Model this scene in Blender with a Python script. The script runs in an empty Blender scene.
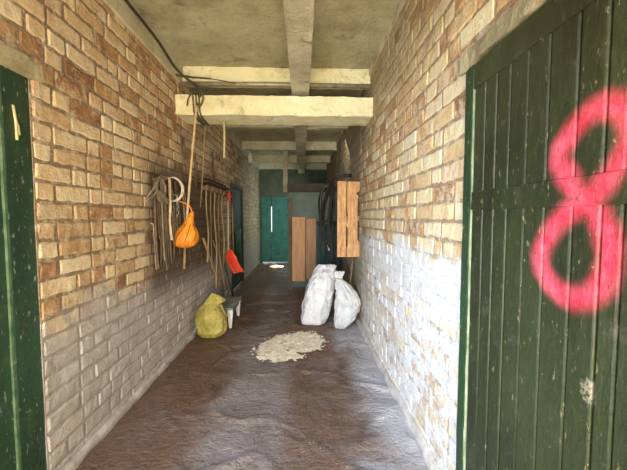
import bpy, math, random
from mathutils import Vector, Matrix, noise
random.seed(7)
S = bpy.context.scene
COL = S.collection
R = math.radians

# ---------------------------------------------------------------- camera
F, CX, CY = 320.0, 313.5, 235.0
PITCH = math.atan(18 / F); YAW = math.atan(11.5 / F * math.cos(PITCH))
EYE = Vector((0, 0, 1.4))
cd = bpy.data.cameras.new('camera'); cam = bpy.data.objects.new('camera', cd); COL.objects.link(cam)
cd.sensor_width = 36; cd.lens = F / 627 * 36; cd.clip_start = 0.02
cam.location = EYE; cam.rotation_euler = (R(90) - PITCH, 0, -YAW)
S.camera = cam
# ---------------------------------------------------------------- view, world, lights
S.view_settings.view_transform = 'Standard'; S.view_settings.look = 'None'
S.view_settings.gamma = 1; S.view_settings.use_curve_mapping = False
S.view_settings.exposure = 0.42
w = bpy.data.worlds.new('world'); S.world = w; w.use_nodes = True
nt = w.node_tree; bg = nt.nodes['Background']
tc = nt.nodes.new('ShaderNodeTexCoord'); sp = nt.nodes.new('ShaderNodeSeparateXYZ')
rp = nt.nodes.new('ShaderNodeValToRGB')
rp.color_ramp.elements[0].position = 0.47; rp.color_ramp.elements[0].color = (0.55, 0.45, 0.30, 1)
rp.color_ramp.elements[1].position = 0.53; rp.color_ramp.elements[1].color = (0.75, 0.88, 1.0, 1)
mp = nt.nodes.new('ShaderNodeMath'); mp.operation = 'MULTIPLY_ADD'; mp.inputs[1].default_value = 0.5; mp.inputs[2].default_value = 0.5
nt.links.new(tc.outputs['Generated'], sp.inputs[0]); nt.links.new(sp.outputs['Z'], mp.inputs[0])
nt.links.new(mp.outputs[0], rp.inputs[0]); nt.links.new(rp.outputs[0], bg.inputs[0]); bg.inputs[1].default_value = 2.0

def area(name, loc, target, sx, sy, power, color, spread=180):
    l = bpy.data.lights.new(name, 'AREA'); l.shape = 'RECTANGLE'; l.size = sx; l.size_y = sy
    l.energy = power; l.color = color; l.spread = R(spread)
    o = bpy.data.objects.new(name, l); COL.objects.link(o); o.location = loc
    o.rotation_euler = (Vector(target) - Vector(loc)).to_track_quat('-Z', 'Y').to_euler()
    return o
# daylight through the open doorway behind the viewpoint: warm bounce off the yard, cool light off the sky
area('yard_bounce', (-0.25, -1.3, 0.7), (-0.25, 2.2, 2.3), 1.9, 1.2, 98, (1.0, 0.82, 0.45), 150)
area('sky_light', (-0.25, -1.35, 1.9), (0.1, 3.2, 0.6), 1.7, 1.4, 34, (0.86, 0.90, 1.0), 150)
area('side_door_light', (-1.1, 0.3, 1.25), (0.745, 2.5, 0.45), 0.7, 1.0, 37, (0.50, 0.70, 1.0), 100)
# daylight leaking in by the far door and through side openings down the passage
area('far_side_light', (0.55, 8.6, 1.7), (-1.2, 8.9, 0.7), 0.8, 1.2, 22, (0.85, 1.0, 0.95))
area('passage_light', (0.6, 5.2, 2.6), (-0.6, 6.6, 0.6), 0.6, 0.6, 5, (1.0, 0.9, 0.75))
sl = bpy.data.lights.new('sun_spot', 'SPOT'); sl.energy = 6000; sl.spot_size = R(7.5); sl.spot_blend = 0.3; sl.shadow_soft_size = 0.01
so = bpy.data.objects.new('sun_spot', sl); COL.objects.link(so); so.location = (-0.2, 7.4, 2.75)
so.rotation_euler = (Vector((-0.72, 9.05, 0)) - Vector(so.location)).to_track_quat('-Z', 'Y').to_euler()

# ---------------------------------------------------------------- pixel helpers (points on planes of the place)
fw = Vector((math.sin(YAW) * math.cos(PITCH), math.cos(YAW) * math.cos(PITCH), -math.sin(PITCH)))
rt = Vector((math.cos(YAW), -math.sin(YAW), 0)); up = rt.cross(fw)
def ray(x, y): return rt * ((x - CX) / F) - up * ((y - CY) / F) + fw
def onX(x, y, X): d = ray(x, y); return EYE + d * (X / d.x)
def onY(x, y, Y): d = ray(x, y); return EYE + d * (Y / d.y)
def onZ(x, y, Z=0): d = ray(x, y); return EYE + d * ((Z - 1.4) / d.z)

# ---------------------------------------------------------------- materials
MATS = {}
class NT:
    def __init__(s, name):
        s.m = bpy.data.materials.new(name); s.m.use_nodes = True; s.t = s.m.node_tree
        s.b = s.t.nodes['Principled BSDF']; s.tc = s.t.nodes.new('ShaderNodeTexCoord'); s.co = s.tc.outputs['Object']
    def node(s, k, **kw):
        n = s.t.nodes.new(k)
        for a, v in kw.items(): setattr(n, a, v)
        return n
    def link(s, a, b): s.t.links.new(a, b)
    def setin(s, n, i, v):
        if isinstance(v, bpy.types.NodeSocket): s.link(v, n.inputs[i])
        else: n.inputs[i].default_value = v
    def mapped(s, scale, co=None):
        n = s.node('ShaderNodeMapping'); n.inputs['Scale'].default_value = scale; s.link(co or s.co, n.inputs['Vector']); return n.outputs[0]
    def noise(s, scale=5, detail=5, rough=.6, co=None, dist=0):
        n = s.node('ShaderNodeTexNoise'); n.inputs['Scale'].default_value = scale; n.inputs['Detail'].default_value = detail
        n.inputs['Roughness'].default_value = rough; n.inputs['Distortion'].default_value = dist
        s.link(co or s.co, n.inputs['Vector']); return n.outputs['Fac']
    def math(s, op, a, b=0, c=0, clamp=False):
        n = s.node('ShaderNodeMath', operation=op, use_clamp=clamp)
        for i, v in enumerate((a, b, c)): s.setin(n, i, v)
        return n.outputs[0]
    def smooth(s, v, lo, hi):
        n = s.node('ShaderNodeMapRange', interpolation_type='SMOOTHSTEP')
        s.setin(n, 0, v); s.setin(n, 1, lo); s.setin(n, 2, hi); return n.outputs[0]
    def ramp(s, v, stops):
        n = s.node('ShaderNodeValToRGB'); s.link(v, n.inputs[0]); e = n.color_ramp.elements
        while len(e) < len(stops): e.new(.5)
        for k, (p, c) in enumerate(stops): e[k].position = p; e[k].color = (*c, 1)
        return n.outputs[0]
    def mix(s, f, a, b, mode='MIX'):
        n = s.node('ShaderNodeMix', data_type='RGBA', blend_type=mode)
        s.setin(n, 0, f)
        for i, v in ((6, a), (7, b)): s.setin(n, i, (*v, 1) if isinstance(v, tuple) else v)
        return n.outputs[2]
    def sep(s, co=None):
        n = s.node('ShaderNodeSeparateXYZ'); s.link(co or s.co, n.inputs[0]); return n.outputs
    def bump(s, h, dist=.01, strength=1):
        n = s.node('ShaderNodeBump'); n.inputs['Distance'].default_value = dist; n.inputs['Strength'].default_value = strength
        s.link(h, n.inputs['Height']); s.link(n.outputs[0], s.b.inputs['Normal'])
    def col(s, v, rough=.8, metal=0):
        s.setin(s.b, 'Base Color', (*v, 1) if isinstance(v, tuple) else v); s.setin(s.b, 'Roughness', rough); s.b.inputs['Metallic'].default_value = metal

def simple(name, c1, c2, scale=8, rough=.7, metal=0, stretch=(1, 1, 1), bump=.003, lo=.35, hi=.65, bscale=None):
    if name in MATS: return MATS[name]
    n = NT(name); co = n.mapped(stretch)
    v = n.noise(scale, 6, .65, co); n.col(n.ramp(v, [(lo, c1), (hi, c2)]), rough, metal)
    n.bump(n.noise(bscale or scale * 2.5, 5, .7, co), bump)
    MATS[name] = n.m; return n.m

def brick_mat(name, side):
    n = NT(name); at = n.node('ShaderNodeVertexColor', layer_name='bc'); a = n.sep(at.outputs['Color'])
    tone, rnd, isb = a[0], a[1], a[2]
    p = n.sep(); z = p[2]; y = p[1]
    mot = n.noise(9, 8, .7); fine = n.noise(45, 6, .75); big = n.noise(1.3, 4, .6)
    t = n.math('ADD', tone, n.math('MULTIPLY_ADD', mot, 1.1, -.55))
    if side == 'L':
        brick = n.ramp(t, [(0, (.24, .11, .045)), (.22, (.42, .22, .10)), (.42, (.55, .35, .18)), (.65, (.66, .48, .28)), (1, (.80, .66, .43))])
        mortar = n.ramp(fine, [(.3, (.16, .11, .065)), (.7, (.34, .25, .16))])
    else:
        brick = n.ramp(t, [(0, (.30, .14, .06)), (.2, (.50, .28, .12)), (.42, (.64, .43, .21)), (.68, (.76, .60, .34)), (1, (.84, .76, .50))])
        mortar = n.ramp(fine, [(.3, (.25, .16, .09)), (.7, (.48, .35, .21))])
    c = n.mix(isb, mortar, brick)
    # pale lime residue in blotches
    lim = n.smooth(n.math('ADD', n.noise(13, 8, .8), n.math('MULTIPLY', rnd, .14)), .56, .66)
    c = n.mix(n.math('MULTIPLY', lim, .6), c, (.80, .70, .52) if side == 'R' else (.68, .58, .42))
    # dark pits
    pit = n.smooth(n.noise(38, 5, .7), .62, .70)
    c = n.mix(n.math('MULTIPLY', pit, .5), c, (.12, .07, .04))
    edge = n.math('MULTIPLY_ADD', n.noise(3.5, 7, .7), .7, -.35)
    if side == 'L':
        zz = n.math('ADD', z, edge)
        zz = n.math('ADD', zz, n.math('MULTIPLY', y, .015))
        f = n.math('SUBTRACT', 1, n.smooth(zz, .80, .98))
        f = n.math('MULTIPLY', f, n.math('SUBTRACT', 1, n.math('MULTIPLY', n.smooth(n.noise(14, 6, .7), .54, .70), .6)))
        wc = n.ramp(n.noise(7, 7, .75), [(.3, (.33, .295, .275)), (.5, (.47, .435, .42)), (.72, (.60, .57, .56))])
        wc = n.mix(n.math('MULTIPLY', n.math('SUBTRACT', 1, isb), .38), wc, (.25, .215, .19))
        c = n.mix(n.math('MULTIPLY', f, .9), c, wc)
        # dark brown band where the tools hang
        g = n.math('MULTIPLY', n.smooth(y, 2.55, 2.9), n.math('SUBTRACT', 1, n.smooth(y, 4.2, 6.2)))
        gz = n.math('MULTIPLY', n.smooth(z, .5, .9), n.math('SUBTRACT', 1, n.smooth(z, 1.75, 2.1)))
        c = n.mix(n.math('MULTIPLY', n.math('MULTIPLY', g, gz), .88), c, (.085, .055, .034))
        # duller olive tone far down the passage
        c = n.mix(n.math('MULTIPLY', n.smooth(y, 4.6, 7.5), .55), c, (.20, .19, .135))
    else:
        zz = n.math('ADD', z, n.math('MULTIPLY', edge, .8))
        f = n.math('SUBTRACT', 1, n.smooth(zz, 1.12, 1.28))
        fl = n.smooth(n.math('ADD', n.noise(8, 7, .75), n.math('MULTIPLY', rnd, .14)), .56, .62)
        low = n.math('SUBTRACT', 1, n.smooth(z, .78, 1.0))
        f = n.math('MULTIPLY', f, n.math('SUBTRACT', 1, n.math('MULTIPLY', n.math('MULTIPLY', fl, low), .75)))
        wc = n.ramp(n.noise(12, 7, .75), [(.3, (.58, .55, .53)), (.5, (.80, .78, .75)), (.75, (.90, .885, .86))])
        c = n.mix(n.math('MULTIPLY', f, .95), c, wc)
        # brown-green damp stain under the ceiling and down the passage
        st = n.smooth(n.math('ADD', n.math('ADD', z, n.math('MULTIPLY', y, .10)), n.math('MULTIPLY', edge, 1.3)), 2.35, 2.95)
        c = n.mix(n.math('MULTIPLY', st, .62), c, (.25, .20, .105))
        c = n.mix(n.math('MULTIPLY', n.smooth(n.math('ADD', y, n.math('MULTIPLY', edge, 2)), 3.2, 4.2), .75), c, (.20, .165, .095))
    n.col(c, .88)
    n.bump(n.math('ADD', n.noise(26, 8, .75), n.math('MULTIPLY', mot, 1.2)), .022)
    return n.m

def floor_mat():
    n = NT('earth_worn_concrete'); p = n.sep()
    a = n.noise(1.6, 8, .65, dist=.6); b = n.noise(7, 8, .7, dist=.5)
    c = n.ramp(a, [(.34, (.10, .048, .028)), (.48, (.185, .108, .072)), (.64, (.30, .25, .225))])
    c = n.mix(n.math('MULTIPLY', n.smooth(b, .52, .70), .5), c, (.37, .32, .29))
    c = n.mix(n.math('MULTIPLY', n.smooth(n.noise(15, 7, .75, n.mapped((1, 1.6, 1))), .54, .66), .55), c, (.085, .048, .032))
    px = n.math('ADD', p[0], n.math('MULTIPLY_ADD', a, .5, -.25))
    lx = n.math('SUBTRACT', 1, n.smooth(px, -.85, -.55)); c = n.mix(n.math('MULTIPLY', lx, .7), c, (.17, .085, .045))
    gl = n.math('MULTIPLY', n.smooth(px, -.75, -.5), n.math('SUBTRACT', 1, n.smooth(px, -.22, -.05))); c = n.mix(n.math('MULTIPLY', gl, .45), c, (.32, .28, .27))  # grey band left of the middle: floor sheen painted into the colour
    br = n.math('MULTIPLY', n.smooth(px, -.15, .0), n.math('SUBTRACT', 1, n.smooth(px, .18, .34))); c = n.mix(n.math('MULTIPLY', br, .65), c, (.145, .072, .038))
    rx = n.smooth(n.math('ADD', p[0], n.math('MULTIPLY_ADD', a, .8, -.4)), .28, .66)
    c = n.mix(n.math('MULTIPLY', rx, .75), c, (.62, .62, .66))  # limewashed strip by the right wall, bluish sheen painted in too
    # rust-brown tint around the pale floor patch
    d = n.node('ShaderNodeVectorMath', operation='DISTANCE'); n.link(n.mapped((1, .8, 1)), d.inputs[0]); d.inputs[1].default_value = (0.0, 3.0, 0)
    rust_tint = n.math('SUBTRACT', 1, n.smooth(n.math('ADD', d.outputs['Value'], n.math('MULTIPLY', b, .5)), .35, .85))
    c = n.mix(n.math('MULTIPLY', rust_tint, .6), c, (.20, .085, .03))
    n.col(c, .5); n.link(n.ramp(b, [(.35, (.22, .22, .22)), (.65, (.50, .50, .50))]), n.b.inputs['Roughness'])
    n.bump(n.math('ADD', n.noise(5, 9, .7, dist=.8), n.math('MULTIPLY', n.noise(16, 7, .7, n.mapped((1, 2.2, 1))), .5)), .07)
    return n.m

def concrete_mat(name, c1, c2, c3, stain, amt=.5, bump=.01):
    n = NT(name); v = n.noise(2.6, 8, .7)
    c = n.ramp(v, [(.3, c1), (.5, c2), (.7, c3)])
    s_ = n.smooth(n.noise(5.5, 7, .72, dist=.7), .54, .70)
    c = n.mix(n.math('MULTIPLY', s_, amt), c, stain)
    sp_ = n.smooth(n.noise(34, 4, .6), .66, .72)
    c = n.mix(n.math('MULTIPLY', sp_, .5), c, stain)
    n.col(c, .85); n.bump(n.noise(18, 8, .75), bump)
    return n.m

def green_door_mat(name, base, dark, chip, empty=None, eight=False):
    n = NT(name)
    if empty: n.tc.object = empty
    v = n.noise(3.2, 7, .7, n.mapped((1, 1, .35)))
    c = n.ramp(v, [(.34, dark), (.62, base)])
    sc = n.smooth(n.noise(48, 5, .65, n.mapped((1, 1.3, .5))), .615, .66)
    c = n.mix(n.math('MULTIPLY', sc, .7), c, chip)
    du = n.smooth(n.noise(11, 7, .75), .56, .72)
    c = n.mix(n.math('MULTIPLY', du, .22), c, (.26, .22, .17))
    if eight:
        p = n.sep(); wob = n.math('MULTIPLY_ADD', n.noise(12, 4, .6), .03, -.015)
        P = [onX(x, y, .745) for x, y in ((596, 203), (575, 212), (556, 232), (546, 258), (555, 283), (580, 299), (603, 291), (617, 264), (613, 232), (596, 203), (576, 180), (564, 160), (573, 139), (589, 119), (610, 106), (634, 112), (640, 140), (622, 172), (596, 203))]; P = curve(P, 2)
        q = n.node('ShaderNodeCombineXYZ'); n.link(n.math('ADD', p[1], wob), q.inputs[1]); n.link(p[2], q.inputs[2]); f = None
        for a, b in zip(P, P[1:]):
            a = Vector((0, a.y, a.z)); b = Vector((0, b.y, b.z)); ab = b - a
            pa = n.node('ShaderNodeVectorMath', operation='SUBTRACT'); n.link(q.outputs[0], pa.inputs[0]); pa.inputs[1].default_value = a
            dt = n.node('ShaderNodeVectorMath', operation='DOT_PRODUCT'); n.link(pa.outputs[0], dt.inputs[0]); dt.inputs[1].default_value = ab / ab.length_squared
            h = n.math('ADD', dt.outputs['Value'], 0, clamp=True)
            sc_ = n.node('ShaderNodeVectorMath', operation='SCALE'); sc_.inputs[0].default_value = ab; n.link(h, sc_.inputs['Scale'])
            ds = n.node('ShaderNodeVectorMath', operation='DISTANCE'); n.link(pa.outputs[0], ds.inputs[0]); n.link(sc_.outputs[0], ds.inputs[1])
            f = ds.outputs['Value'] if f is None else n.math('MINIMUM', f, ds.outputs['Value'])
        f = n.math('SUBTRACT', 1, n.smooth(f, -.004, .054))
        dv = n.node('ShaderNodeVectorMath', operation='DISTANCE'); n.link(n.mapped((1, 1.6, .9)), dv.inputs[0]); s0 = onX(595, 391, .745); dv.inputs[1].default_value = (.74, s0.y * 1.6, s0.z * .9)
        spl = n.math('SUBTRACT', 1, n.smooth(n.math('ADD', dv.outputs['Value'], n.math('MULTIPLY_ADD', n.noise(40, 6, .8), .16, -.08)), .012, .034))
        c = n.mix(n.math('MULTIPLY', spl, .8), c, (.30, .27, .20))
        gr = n.math('MULTIPLY_ADD', n.noise(55, 5, .8), .9, .42)
        f = n.math('MULTIPLY', f, gr, clamp=True)
        pk = n.ramp(n.noise(13, 6, .7), [(.35, (.66, .03, .075)), (.65, (.90, .13, .20))])
        c = n.mix(f, c, pk)
    n.col(c, .42); n.bump(n.math('ADD', n.noise(24, 7, .7, n.mapped((1, 1, .6))), n.math('MULTIPLY', sc, .5)), .006)
    return n.m

# ---------------------------------------------------------------- mesh helpers
class MB:
    def __init__(s): s.v = []; s.f = []; s.sm = []
    def add(s, vs, fs, smooth=False):
        o = len(s.v); s.v += [tuple(v) for v in vs]; s.f += [tuple(i + o for i in f) for f in fs]; s.sm += [smooth] * len(fs)
    def box(s, lo, hi, M=None, jit=0):
        x0, y0, z0 = lo; x1, y1, z1 = hi
        vs = [Vector(p) for p in ((x0, y0, z0), (x1, y0, z0), (x1, y1, z0), (x0, y1, z0), (x0, y0, z1), (x1, y0, z1), (x1, y1, z1), (x0, y1, z1))]
        if jit: vs = [v + Vector([random.uniform(-jit, jit) for _ in range(3)]) for v in vs]
        if M: vs = [M @ v for v in vs]
        s.add(vs, [(3, 2, 1, 0), (4, 5, 6, 7), (0, 1, 5, 4), (1, 2, 6, 5), (2, 3, 7, 6), (3, 0, 4, 7)])
    def beam(s, axis, a0, a1, u0, u1, w0, w1, n=24, amp=.008, seed=0):
        """rough bar along an axis, its cross-section subdivided and roughened"""
        prof = []
        K = 4
        for i in range(K): prof.append((u0 + (u1 - u0) * i / K, w0))
        for i in range(K): prof.append((u1, w0 + (w1 - w0) * i / K))
        for i in range(K): prof.append((u1 - (u1 - u0) * i / K, w1))
        for i in range(K): prof.append((u0, w1 - (w1 - w0) * i / K))
        P = len(prof); vs = []
        for k in range(n + 1):
            a = a0 + (a1 - a0) * k / n
            for (u, w_) in prof:
                q = {'X': (a, u, w_), 'Y': (u, a, w_), 'Z': (u, w_, a)}[axis]; q = Vector(q)
                d = noise.noise_vector(q * 7 + Vector((seed, 0, 0))) * amp + noise.noise_vector(q * 25) * amp * .5
                if k in (0, n): d = d * 0
                vs.append(q + d)
        fs = [(k * P + i, k * P + (i + 1) % P, (k + 1) * P + (i + 1) % P, (k + 1) * P + i) for k in range(n) for i in range(P)]
        fs += [tuple(range(P - 1, -1, -1)), tuple(n * P + i for i in range(P))]
        s.add(vs, fs)
    def tube(s, pts, r, seg=8, cap=True):
        pts = [Vector(p) for p in pts]; n = len(pts)
        rs = r if isinstance(r, (list, tuple)) else [r] * n
        vs = []; prev = None
        for i, p in enumerate(pts):
            t = (pts[min(i + 1, n - 1)] - pts[max(i - 1, 0)]).normalized()
            if prev is None:
                a = Vector((0, 0, 1)) if abs(t.z) < .9 else Vector((1, 0, 0)); u = t.cross(a).normalized()
            else: u = (prev - t * prev.dot(t)).normalized()
            prev = u; v = t.cross(u)
            for k in range(seg):
                an = 2 * math.pi * k / seg; vs.append(p + (u * math.cos(an) + v * math.sin(an)) * rs[i])
        fs = [(i * seg + k, i * seg + (k + 1) % seg, (i + 1) * seg + (k + 1) % seg, (i + 1) * seg + k) for i in range(n - 1) for k in range(seg)]
        if cap: fs += [tuple(range(seg - 1, -1, -1)), tuple((n - 1) * seg + k for k in range(seg))]
        s.add(vs, fs, True)
    def strap(s, pts, wdir, wd, th=.004):
        """flat band following pts, width along wdir"""
        wdir = Vector(wdir).normalized(); pts = [Vector(p) for p in pts]; n = len(pts); vs = []
        for i, p in enumerate(pts):
            t = (pts[min(i + 1, n - 1)] - pts[max(i - 1, 0)]).normalized(); nn = t.cross(wdir).normalized()
            for a, b in ((-1, -1), (1, -1), (1, 1), (-1, 1)): vs.append(p + wdir * a * wd / 2 + nn * b * th / 2)
        fs = [(i * 4 + k, i * 4 + (k + 1) % 4, (i + 1) * 4 + (k + 1) % 4, (i + 1) * 4 + k) for i in range(n - 1) for k in range(4)]
        fs += [(3, 2, 1, 0), tuple((n - 1) * 4 + k for k in range(4))]
        s.add(vs, fs)
    def loft(s, rings, smooth=True, cap=True):
        n = len(rings[0]); vs = [v for r in rings for v in r]
        fs = [(i * n + k, i * n + (k + 1) % n, (i + 1) * n + (k + 1) % n, (i + 1) * n + k) for i in range(len(rings) - 1) for k in range(n)]
        if cap: fs += [tuple(range(n - 1, -1, -1)), tuple((len(rings) - 1) * n + k for k in range(n))]
        s.add(vs, fs, smooth)
    def build(s, name, mat, parent=None):
        o_loc = Vector(parent.location) if parent else Vector((0, 0, 0))
        if parent and parent.parent: o_loc = Vector((0, 0, 0)); q = parent
        pl = Vector((0, 0, 0)); q = parent
        while q: pl += Vector(q.location); q = q.parent
        me = bpy.data.meshes.new(name); me.from_pydata([tuple(Vector(v) - pl) for v in s.v], [], s.f)
        me.polygons.foreach_set('use_smooth', s.sm); me.materials.append(mat); me.update()
        o = bpy.data.objects.new(name, me); COL.objects.link(o); o.parent = parent
        return o
def recalc(o):
    import bmesh
    b = bmesh.new(); b.from_mesh(o.data); bmesh.ops.recalc_face_normals(b, faces=b.faces); b.to_mesh(o.data); b.free(); return o
def bevel(o, w_=.004, seg=2):
    m = o.modifiers.new('bevel', 'BEVEL'); m.width = w_; m.segments = seg; m.limit_method = 'ANGLE'; return o
def tag(o, label, cat, group=None, kind=None):
    o['label'] = label; o['category'] = cat
    if group: o['group'] = group
    if kind: o['kind'] = kind
    return o
def struct(o, label, cat): return tag(o, label, cat, kind='structure')
def thing(name, loc, label, cat, group=None, kind=None):
    o = bpy.data.objects.new(name, None); COL.objects.link(o); o.location = loc; o.empty_display_size = .1
    return tag(o, label, cat, group, kind)
def curve(pts, n=12):
    """Catmull-Rom through pts"""
    P = [Vector(p) for p in pts]; P = [P[0] * 2 - P[1]] + P + [P[-1] * 2 - P[-2]]; out = []
    for i in range(1, len(P) - 2):
        for k in range(n):
            t = k / n; a, b, c, d = P[i - 1:i + 3]
            out.append(.5 * ((2 * b) + (c - a) * t + (2 * a - 5 * b + 4 * c - d) * t * t + (3 * b - a - 3 * c + d) * t ** 3))
    out.append(P[-2]); return out

LX, RX, CH, YE, YB = -1.29, .745, 3.0, 9.75, -1.4
# ================================================================= SETTING
# floor with real humps
def make_floor():
    m = MB(); nx, ny = 120, 620; x0, x1, y0, y1 = LX - .12, RX + .12, YB, YE + .6; vs = []
    for j in range(ny + 1):
        for i in range(nx + 1):
            x = x0 + (x1 - x0) * i / nx; y = y0 + (y1 - y0) * (j / ny if False else (.12 * j / ny if j < 0 else (j / ny) ** 1.25))
            h = noise.fractal(Vector((x * 1.7, y * 1.2, 3)), .8, 2, 5) * .010 + (abs(noise.noise(Vector((x * 2.2 + y * .5, y * 4.5, 9)))) - .2) * .016
            rg = abs(noise.noise(Vector((x * 1.3 + 5, y * 1.5 + .6 * noise.noise(Vector((x * 2, y * 2, 8))), 2)))); h += max(0, .07 - rg) * .26 + max(0, .10 - abs(noise.noise(Vector((x * 4 + 3, y * 3.2, 6))))) * .10
            h *= min(1, max(.2, (x - LX) / .6))
            vs.append((x, y, h - .003))
    m.add(vs, [(j * (nx + 1) + i, j * (nx + 1) + i + 1, (j + 1) * (nx + 1) + i + 1, (j + 1) * (nx + 1) + i) for j in range(ny) for i in range(nx)], True)
    o = m.build('floor', floor_mat()); return struct(o, 'uneven brown earth-stained concrete floor of the passage', 'floor')
make_floor()

def make_ceiling():
    m = MB(); m.box((LX - .3, YB, CH), (RX + .3, YE + .3, CH + .15))
    o = m.build('ceiling', concrete_mat('ceiling_concrete', (.25, .225, .135), (.40, .37, .245), (.54, .505, .36), (.15, .12, .065), .75, .02))
    struct(o, 'stained grey concrete slab ceiling above the passage', 'ceiling')
make_ceiling()

def brick_wall(name, X, sgn, holes, label, z1=CH, y0=YB, y1=YE):
    """sgn = +1 if the room lies on +X of the plane; holes = [(ya, yb, za, zb)]"""
    v = []; f = []; c = []
    def quadbox(xa, xb, ya, yb, za, zb, col):
        o = len(v)
        v.extend([(xa, ya, za), (xb, ya, za), (xb, yb, za), (xa, yb, za), (xa, ya, zb), (xb, ya, zb), (xb, yb, zb), (xa, yb, zb)])
        f.extend([tuple(o + i for i in q) for q in ((3, 2, 1, 0), (4, 5, 6, 7), (0, 1, 5, 4), (1, 2, 6, 5), (2, 3, 7, 6), (3, 0, 4, 7))]); c.extend([col] * 8)
    # mortar body round the holes
    cuts = sorted({y0, y1, *[h[0] for h in holes], *[h[1] for h in holes]})
    xa, xb = sorted((X, X - sgn * .24))
    for a, b in zip(cuts, cuts[1:]):
        hs = [h for h in holes if h[0] <= a + 1e-6 and h[1] >= b - 1e-6]
        zc = 0 - .05
        for h in sorted(hs, key=lambda q: q[2]):
            if h[2] > zc + 1e-6: quadbox(xa, xb, a, b, zc, h[2], (.5, .5, 0, 1))
            zc = h[3]
        quadbox(xa, xb, a, b, zc, z1, (.5, .5, 0, 1))
    rh = .0985; nr = int(z1 / rh); j = .013
    for r in range(nr + 1):
        za, zb = r * rh + j / 2, (r + 1) * rh - j / 2
        if zb > z1: zb = z1
        if zb - za < .02: continue
        iv = [(y0, y1)]
        for h in holes:
            if min(zb, h[3]) - max(za, h[2]) > .01:
                n2 = []
                for a, b in iv:
                    if h[0] > a: n2.append((a, min(b, h[0])))
                    if h[1] < b: n2.append((max(a, h[1]), b))
                iv = [q for q in n2 if q[1] - q[0] > .03]
        for a, b in iv:
            y = a - random.choice((0, .06, .13)) if a == y0 else a
            while y < b:
                L = .262 if random.random() < (.72 if r % 2 else .5) else .128
                L += random.uniform(-.012, .012)
                ya, yb = max(a, y + j / 2), min(b, y + L - j / 2); y += L
                if b - y < .05: yb = b - .004; y = b
                if yb - ya < .02: continue
                pr = sgn * random.uniform(.002, .009); ins = random.uniform(.006, .013)
                o = len(v); N = 5 if yb - ya > .18 else 3
                # base ring and bulged front, ragged outline
                def jj(q=.004): return random.uniform(-q, q)
                zs = [za, za + ins, zb - ins, zb]; ys = [ya, ya + ins] + [ya + ins + (yb - ya - 2 * ins) * k / N for k in range(1, N)] + [yb - ins, yb]
                ny_, nz_ = len(ys), 4
                tilt = jj(.003)
                for iz, zq in enumerate(zs):
                    for iy, yq in enumerate(ys):
                        rim = iz in (0, 3) or iy in (0, ny_ - 1)
                        xx = X - sgn * .002 if rim else X + pr + jj(.0018) + tilt * (iz - 1.5)
                        v.append((xx, yq + jj(.0045), zq + jj(.006)))
                col = (random.betavariate(2.2, 1.8), random.random(), 1, 1)
                c.extend([col] * (ny_ * nz_))
                for iz in range(nz_ - 1):
                    for iy in range(ny_ - 1):
                        q = (o + iz * ny_ + iy, o + iz * ny_ + iy + 1, o + (iz + 1) * ny_ + iy + 1, o + (iz + 1) * ny_ + iy)
                        f.append(q if sgn > 0 else q[::-1])
    me = bpy.data.meshes.new(name); me.from_pydata(v, [], f)
    ca = me.color_attributes.new('bc', 'FLOAT_COLOR', 'POINT'); ca.data.foreach_set('color', [q for t in c for q in t])
    me.materials.append(brick_mat(name + '_brick', 'L' if sgn > 0 else 'R')); me.update()
    o = bpy.data.objects.new(name, me); COL.objects.link(o)
    return struct(o, label, 'wall')
DL = (0.55, 1.60, 0.0, 2.06); DR = (0.42, 1.425, 0.0, 2.05); DF = (5.85, 7.0, 0.0, 2.02)
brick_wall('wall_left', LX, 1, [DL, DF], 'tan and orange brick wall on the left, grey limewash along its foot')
brick_wall('wall_right', RX, -1, [DR], 'orange brick wall on the right, flaking white limewash on its lower half')

teal = simple('teal_paint', (.015, .11, .095), (.03, .19, .155), 5, .6)
dimgreen = simple('dull_green_wall', (.055, .075, .05), (.10, .12, .085), 4, .85)
M_gdoor = green_door_mat('green_gloss', (.016, .055, .024), (.007, .022, .012), (.30, .33, .22))
whiteworn = simple('worn_white_edge', (.14, .24, .13), (.50, .50, .32), 9, .6)
# end wall: brickwork round the far door
m = MB(); ea, eb = -1.215, -.30
m.box((LX - .2, YE, 0), (ea, YE + .2, CH)); m.box((eb, YE, 0), (RX + .2, YE + .2, CH)); m.box((ea, YE, 2.0), (eb, YE + .2, CH))
struct(m.build('wall_back', dimgreen), 'dull green wall closing the far end of the passage', 'wall')
t = thing('door_3', ((ea + eb) / 2, YE, 0), 'teal boarded double door at the far end with a bright slit', 'door', kind='structure')
xs = onY(271.5, 220, YE).x
for a, b in ((ea, xs - .012), (xs + .012, eb)):
    m = MB(); k = max(2, round((b - a) / .12)); 
    for i in range(k): m.box((a + (b - a) * i / k + .001, YE + .02, .03), (a + (b - a) * (i + 1) / k - .001, YE + .06 + .004 * (i % 2), 2.0))
    leaf = m.build('door_leaf', teal, t)
m = MB()
for z in (.3, .75, 1.2, 1.65):
    m.box((xs + .03, YE - .005, z), (eb - .02, YE + .022, z + .09))
m.build('cross_boards', teal, t)
m = MB(); m.box((xs - .03, YE + .05, .03), (xs + .03, YE + .07, .95)); m.box((xs - .03, YE + .05, 1.72), (xs + .03, YE + .07, 2.0)); m.build('cover_strip', teal, t)
# wall behind the viewpoint with an open doorway
m = MB(); m.box((LX - .2, YB - .2, 0), (-1.2, YB, CH)); m.box((.68, YB - .2, 0), (RX + .2, YB, CH)); m.box((-1.2, YB - .2, 2.75), (.68, YB, CH))
struct(m.build('wall_front', simple('front_wall_brick', (.35, .2, .1), (.5, .32, .18), 6, .9)), 'brick wall with an open doorway behind the viewpoint', 'wall')

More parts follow.
